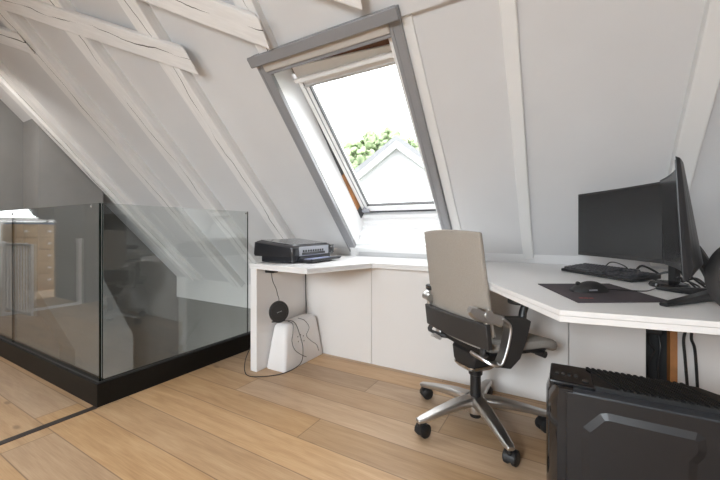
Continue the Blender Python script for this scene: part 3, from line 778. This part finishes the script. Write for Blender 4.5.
mp_ = thing('mouse_mat', 'dark brown rectangular mouse mat on the white worktop', 'mouse mat', (.12, 1.55, .7402))
A_ = [Vector(p) for p in ((-.088, 1.644), (.043, 1.288), (.302, 1.450), (.172, 1.80))]
bm = BM(); prism(bm, [(p.x-.12, p.y-1.55) for p in A_], 0, .0035, XY); obj('pad', bm, M['mat_'], mp_, bevel=.001)
bm = BM()
for k in range(3): box(bm, .0, .012, -.004, .004, 0, .0007, mat=Matrix.Translation((-.07+.014*k, -.185+.006*k, .0036)) @ Matrix.Rotation(R(24), 4, 'Z'))
obj('logo', bm, M['red'], mp_)
ms = thing('mouse', 'black computer mouse on the dark mouse mat', 'mouse', (.085, 1.525, .744), R(-150))
bm = BM(); rings = []
for i in range(13):
    t = i/12; x = -.062+.124*t
    hw = .034*math.sin(math.pi*min(1, max(0, .06+.88*t)))**.45; h = .044*math.sin(math.pi*(.08+.86*t))**.7*(1-.25*t)
    rings.append([(x, hw*math.cos(a), max(0, h*math.sin(a)**.8 if math.sin(a) > 0 else 0)) for a in [math.pi*k/12 for k in range(13)]])
loft(bm, rings); obj('shell', bm, M['black_soft'], ms, smooth=True)
bm = BM(); tube(bm, [(.040, -.004, .030), (.040, .004, .030)], .007, 14); obj('scroll_wheel', bm, M['charcoal'], ms, smooth=True)
bm = BM(); bar(bm, spline([(.020, .034, .010), (.005, .0355, .011), (-.008, .035, .011)], 4), (0, 0, 1), .005, .003); obj('side_button', bm, M['silver'], ms, smooth=True)
cable('cable', [(.14, 1.56, .752), (.20, 1.61, .7465), (.26, 1.62, .7465), (.30, 1.70, .745), (.34, 1.80, .744)], .002, 'thin black mouse lead running across the mat towards the monitors')
cable('cable', [(.12, 2.33, .744), (.18, 2.28, .746), (.22, 2.24, .80), (.27, 2.16, .79), (.30, 2.12, .75), (.36, 2.05, .744), (.42, 1.92, .744), (.40, 1.80, .744)], .003, 'black cable curling below the curved monitor behind the keyboard')
cable('cable', [(.30, 2.07, .775), (.33, 2.10, .80), (.38, 2.05, .77), (.35, 2.00, .76), (.40, 1.99, .785), (.44, 1.95, .76), (.41, 1.91, .748), (.46, 1.88, .775), (.50, 1.92, .75)], .005, 'thick black cable heaped up beyond the end of the keyboard')
cable('cable', [(.36, 1.66, .80), (.42, 1.68, .77), (.44, 1.75, .745), (.40, 1.78, .80), (.38, 1.76, .86), (.41, 1.72, .80), (.47, 1.72, .745)], .0035, 'black cables bunched behind the foot of the edge-on monitor')

# ------------------------------------------------------------------ PC tower
pc = thing('computer_tower', 'large black computer tower on the floor in front of the desk', 'computer', (0, 1.255, 0))
PH = .457; PWD = .215; PL = .52
bm = BM()
prof = [(.015, .02), (.0, .05), (.0, PH), (.03, PH+.012), (PL, PH+.012), (PL, .02)]
box(bm, .02, PL, 0, PWD, .02, PH); obj('body', bm, M['case'], pc, bevel=.004)
# side panel with raised outline
bm = BM(); box(bm, .012, PL, -.004, 0, .03, PH+.012)
obj('side_panel', bm, M['case'], pc, bevel=.002)
bm = BM()
poly = [(.055, .06), (.05, .345), (.055, .372), (.098, .424), (.115, .430), (.312, .430), (.328, .418), (.331, .385), (.325, .365), (.312, .345), (.308, .06)]
def inset_poly(poly, d):
    out = []; n = len(poly)
    for i in range(n):
        a, b, c = Vector(poly[i-1]), Vector(poly[i]), Vector(poly[(i+1) % n])
        e1 = (b-a).normalized(); e2 = (c-b).normalized(); n1 = Vector((e1.y, -e1.x)); n2 = Vector((e2.y, -e2.x)); m_ = (n1+n2).normalized()
        out.append(b+m_*d/max(.4, m_.dot(n1)))
    return out
r0 = [bm.verts.new((x, -.004, z)) for x, z in poly]
r1 = [bm.verts.new((x, -.011, z)) for x, z in inset_poly(poly, .019)]
for i in range(len(poly)): j2 = (i+1) % len(poly); bm.faces.new((r0[i], r0[j2], r1[j2], r1[i]))
bm.faces.new(r1)
obj('raised_field', bm, M['case'], pc)
# front bezel, bulging
bm = BM(); rings = []
for z in (.02, .06, .30, PH-.02, PH+.010, PH+.018):
    b_ = -.04 if z < PH else -.03
    n = 10; ring = []
    for k in range(n+1):
        s = k/n; y = s*PWD; ring.append((.02+(b_-.027)*math.sin(math.pi*(.12+.76*s))**.7*(1.0), y, z))
    ring += [(.03, PWD, z), (.03, 0, z)]
    rings.append(ring)
loft(bm, rings); obj('front_bezel', bm, M['gloss'], pc, smooth=True)
# control strip on top front
bm = BM(); box(bm, -.036, .09, .035, PWD-.012, PH+.008, PH+.027); obj('control_panel', bm, M['gloss'], pc, bevel=.006)
for k in range(4):
    bm = BM(); x = -.02+.018*k; box(bm, x, x+.010, .095, .110, PH+.026, PH+.029); obj('port', bm, M['charcoal'], pc)
bm = BM(); cyl(bm, (.065, .07, PH+.026), (.065, .07, PH+.030), .009); obj('power_button', bm, M['charcoal'], pc)
# ribbed top grille sloping down to the back, and its bright front edge rail
bm = BM()
prism(bm, [(.085, PH+.008), (.085, PH+.028), (.36, PH+.028), (.44, PH+.008)], .045, PWD-.02, XZ)
for k in range(16):
    x = .10+k*.0165
    box(bm, -.004, .004, -.085, .085, 0, .006, mat=Matrix.Translation((x+.015, .12, PH+.0275)) @ Matrix.Rotation(R(28), 4, 'Z'))
obj('top_grille', bm, M['mesh_d'], pc)
bm = BM(); prism(bm, [(.0, PH+.010), (.02, PH+.014), (PL, PH+.014), (PL, PH+.002), (.0, PH+.002)], .0, .045, XZ); obj('top_rail', bm, pbr('slate_plastic', (.05, .055, .065), .35), pc, bevel=.004)
for x in (.06, .42):
    for y in (.03, PWD-.03):
        bm = BM(); cyl(bm, (x, y, 0), (x, y, .022), .018); obj('foot', bm, M['black'], pc)

# ------------------------------------------------------------------ power bricks and leads in the gap
bm = BM(); box(bm, .368, .445, 2.25, 2.33, .56, .695); o = tag(obj('power_brick', bm, M['black'], bevel=.008), 'black power brick hung up in the gap of the back panel', 'power brick')
bm = BM(); box(bm, .372, .440, 2.26, 2.32, .44, .553); o = tag(obj('power_brick', bm, M['black_soft'], bevel=.008), 'black power brick just below another one in the panel gap', 'power brick')
bm = BM(); box(bm, .30, .50, 2.40, 2.42, 0, .70); struct('wall_back', bm, M['hole'])  # dark sheet behind the gap, the cavity's shade put into its colour
cable('cable', [(.385, 2.27, .45), (.38, 2.25, .40), (.40, 2.25, .36), (.375, 2.24, .30), (.38, 2.25, .20)], .005, 'dark lead nearest the left edge of the back panel gap')
cable('cable', [(.42, 2.28, .45), (.425, 2.255, .38), (.415, 2.255, .30), (.42, 2.25, .18)], .005, 'dark lead beside the orange timber in the panel gap')
cable('cable', [(.515, 2.20, .705), (.515, 2.20, .60), (.512, 2.20, .52), (.500, 2.20, .45), (.505, 2.20, .36), (.515, 2.20, .2)], .006, 'black cable hanging under the worktop right of the orange timber')
cable('cable', [(.548, 2.20, .705), (.545, 2.20, .62), (.53, 2.19, .52), (.525, 2.19, .46), (.54, 2.20, .40), (.55, 2.20, .2)], .006, 'black cable furthest from the orange timber under the worktop')

# ------------------------------------------------------------------ passage: stair gate, chest of drawers, lamp
GX = -5.46
gt = thing('stair_gate', 'white metal stair gate standing open in the passage doorway', 'gate', (GX, -.22, 0))
bm = BM(); box(bm, -.02, .02, 0, .045, .0, .84); box(bm, -.025, .025, -.004, .05, .82, .86); obj('post', bm, M['box'], gt, bevel=.003)
bm = BM(); box(bm, -.02, .02, .72, .76, .0, .84); obj('post', bm, M['box'], gt, bevel=.003)
bm = BM(); box(bm, -.025, .025, .045, .72, .0, .03); obj('threshold', bm, M['box'], gt, bevel=.003)
lf = bpy.data.objects.new('gate_leaf', None); COL.objects.link(lf); lf.parent = gt; lf.location = (.04, .715, 0); lf.rotation_euler = (0, 0, R(-2))
bm = BM()
box(bm, 0, .66, -.012, .012, .07, .095); box(bm, 0, .66, -.012, .012, .80, .825); box(bm, 0, .03, -.012, .012, .095, .80); box(bm, .63, .66, -.012, .012, .095, .80)
obj('leaf_frame', bm, M['box'], lf, bevel=.003)
b0 = None
for k in range(8):
    if b0 is None:
        bm = BM(); cyl(bm, (0, 0, .09), (0, 0, .805), .009, seg=10); b0 = obj('bar', bm, M['box'], lf, smooth=True); q = b0
    else: q = b0.copy(); COL.objects.link(q); q.parent = lf
    q.location = (.10+.07*k, 0, 0)
dr = thing('chest_of_drawers', 'oak chest of drawers with a blue runner below the far window', 'chest of drawers', (-7.2, -.32, 0))
bm = BM(); box(bm, -.42, 0, -.32, .32, .0, 1.06); obj('carcass', bm, M['oakdr'], dr, bevel=.005)
for k in range(5):
    bm = BM(); z0 = .08+k*.195; box(bm, 0, .018, -.305, .305, z0, z0+.18); d = obj('drawer', bm, M['oakdr'], dr, bevel=.004)
    for y in (-.12, .16):
        bm = BM(); lathe(bm, [(.008, 0), (.01, .015), (.02, .022), (.018, .032), (.006, .036)], 14)
        bmesh.ops.transform(bm, matrix=Matrix.Translation((.018, y, z0+.09)) @ Matrix.Rotation(R(90), 4, 'Y'), verts=bm.verts); obj('knob', bm, M['box'], d, smooth=True)
bm = BM(); box(bm, -7.6, -7.19, -.62, -.02, 1.0605, 1.085)
tag(obj('table_runner', bm, M['blue'], bevel=.006), 'folded blue cloth lying on top of the oak chest of drawers', 'cloth')

tl = thing('table_lamp', 'dark domed table lamp standing on blue cloth on the chest of drawers', 'lamp', (-7.0+.0-.4, -.49, 1.0855))
bm = BM(); lathe(bm, [(.07, 0), (.075, .01), (.02, .02), (.012, .03), (.012, .12)], 20); obj('base', bm, M['lamp'], tl, smooth=True)
bm = BM(); lathe(bm, [(.10, .06), (.19, .14), (.235, .25), (.22, .36), (.15, .44), (.05, .47)], 28); obj('lamp_shade', bm, M['lamp'], tl, smooth=True)

# ------------------------------------------------------------------ outside: neighbour house, trees, ground
GZ = -5.6
bm = BM(); box(bm, -60, 40, 4.2, 90, GZ-.1, GZ); struct('ground', bm, M['lawn'])
hd = Vector((-.411, .918, 0)); D = 11.0
ap = Vector((-.411*D, .918*D, CH+.268*D))
hs = thing('neighbour_house', 'white gabled neighbouring house seen through the open roof window', 'house', (ap.x, ap.y, GZ), R(18))
aH = ap.z-GZ; hw_ = 3.4; eave = aH-hw_*.80
bm = BM(); prism(bm, [(-hw_, 0), (hw_, 0), (hw_, eave), (0, aH-.12), (-hw_, eave)], 0, 4.5, XZ); obj('wall', bm, M['brickw'], hs)
for sgn in (-1, 1):
    bm = BM(); prism(bm, [(0, aH), (sgn*(hw_+.35), eave-.15), (sgn*(hw_+.35), eave-.40), (0, aH-.16)], -.25, 4.7, XZ); obj('roof_slope', bm, M['tile'], hs)
for sgn in (-1, 1):
    bm = BM(); prism(bm, [(0, aH-.14), (sgn*(hw_+.3), eave-.36), (sgn*(hw_+.3), eave-.56), (0, aH-.40)], -.24, -.0, XZ); obj('barge_board', bm, M['brickw'], hs)
def tree(px, dist, ztop, rad, label, m):
    l = (px-360)/347; X = -math.sin(YAW)+math.cos(YAW)*l; Y = math.cos(YAW)+math.sin(YAW)*l
    t = thing('tree', label, 'tree', (X*dist, Y*dist, GZ))
    H_ = ztop-GZ
    bm = BM(); tube(bm, [(0, 0, 0), (.05, 0, H_*.3), (0, .1, H_*.7)], [.22, .18, .08], 10); obj('trunk', bm, M['bark'], t)
    bm = BM()
    for k in range(1100):
        a = random.random()*6.283; c = random.uniform(-1, 1); rr = rad*(.55+.45*random.random()); w_ = math.sqrt(1-c*c)
        bump = 1+.18*math.sin(3*a+c*4)+.1*math.sin(7*a)
        p = Vector((rr*w_*math.cos(a)*bump, rr*w_*math.sin(a)*bump, H_-rad*1.15+rr*c*1.15))
        s = rad*.10*random.uniform(.7, 1.4)
        q = Matrix.Translation(p) @ Matrix.Rotation(random.random()*6, 4, Vector((random.random()-.5, random.random()-.5, random.random()-.5)))
        bmesh.ops.create_icosphere(bm, subdivisions=1, radius=s, matrix=q @ Matrix.Diagonal((1.3, 1, .55, 1)))
    obj('foliage', bm, m, t)
tree(379, 19, CH+.285*19, 2.0, 'green tree rising behind the ridge of the white house', M['leaf'])
tree(347, 21, CH+.25*21, 1.8, 'darker green tree at the pivot side of the window pane', M['leaf2'])
tree(407, 24, CH+.262*24, 1.5, 'pale green tree just above the white house roof slope', M['leaf'])

# ------------------------------------------------------------------ sky and colour management
wd = bpy.data.worlds.new('sky'); S.world = wd; wd.use_nodes = True; nt = wd.node_tree
bg = nt.nodes['Background']; bg.inputs['Color'].default_value = (.94, .97, 1, 1); bg.inputs['Strength'].default_value = 6.3
S.view_settings.view_transform = 'Standard'; S.view_settings.look = 'None'; S.view_settings.gamma = 1; S.view_settings.use_curve_mapping = False
S.view_settings.exposure = 0.2
cy = S.cycles
cy.use_denoising = True; cy.max_bounces = 12; cy.diffuse_bounces = 6; cy.glossy_bounces = 5; cy.transparent_max_bounces = 24; cy.transmission_bounces = 8
cy.caustics_reflective = False; cy.caustics_refractive = False; cy.sample_clamp_indirect = 6
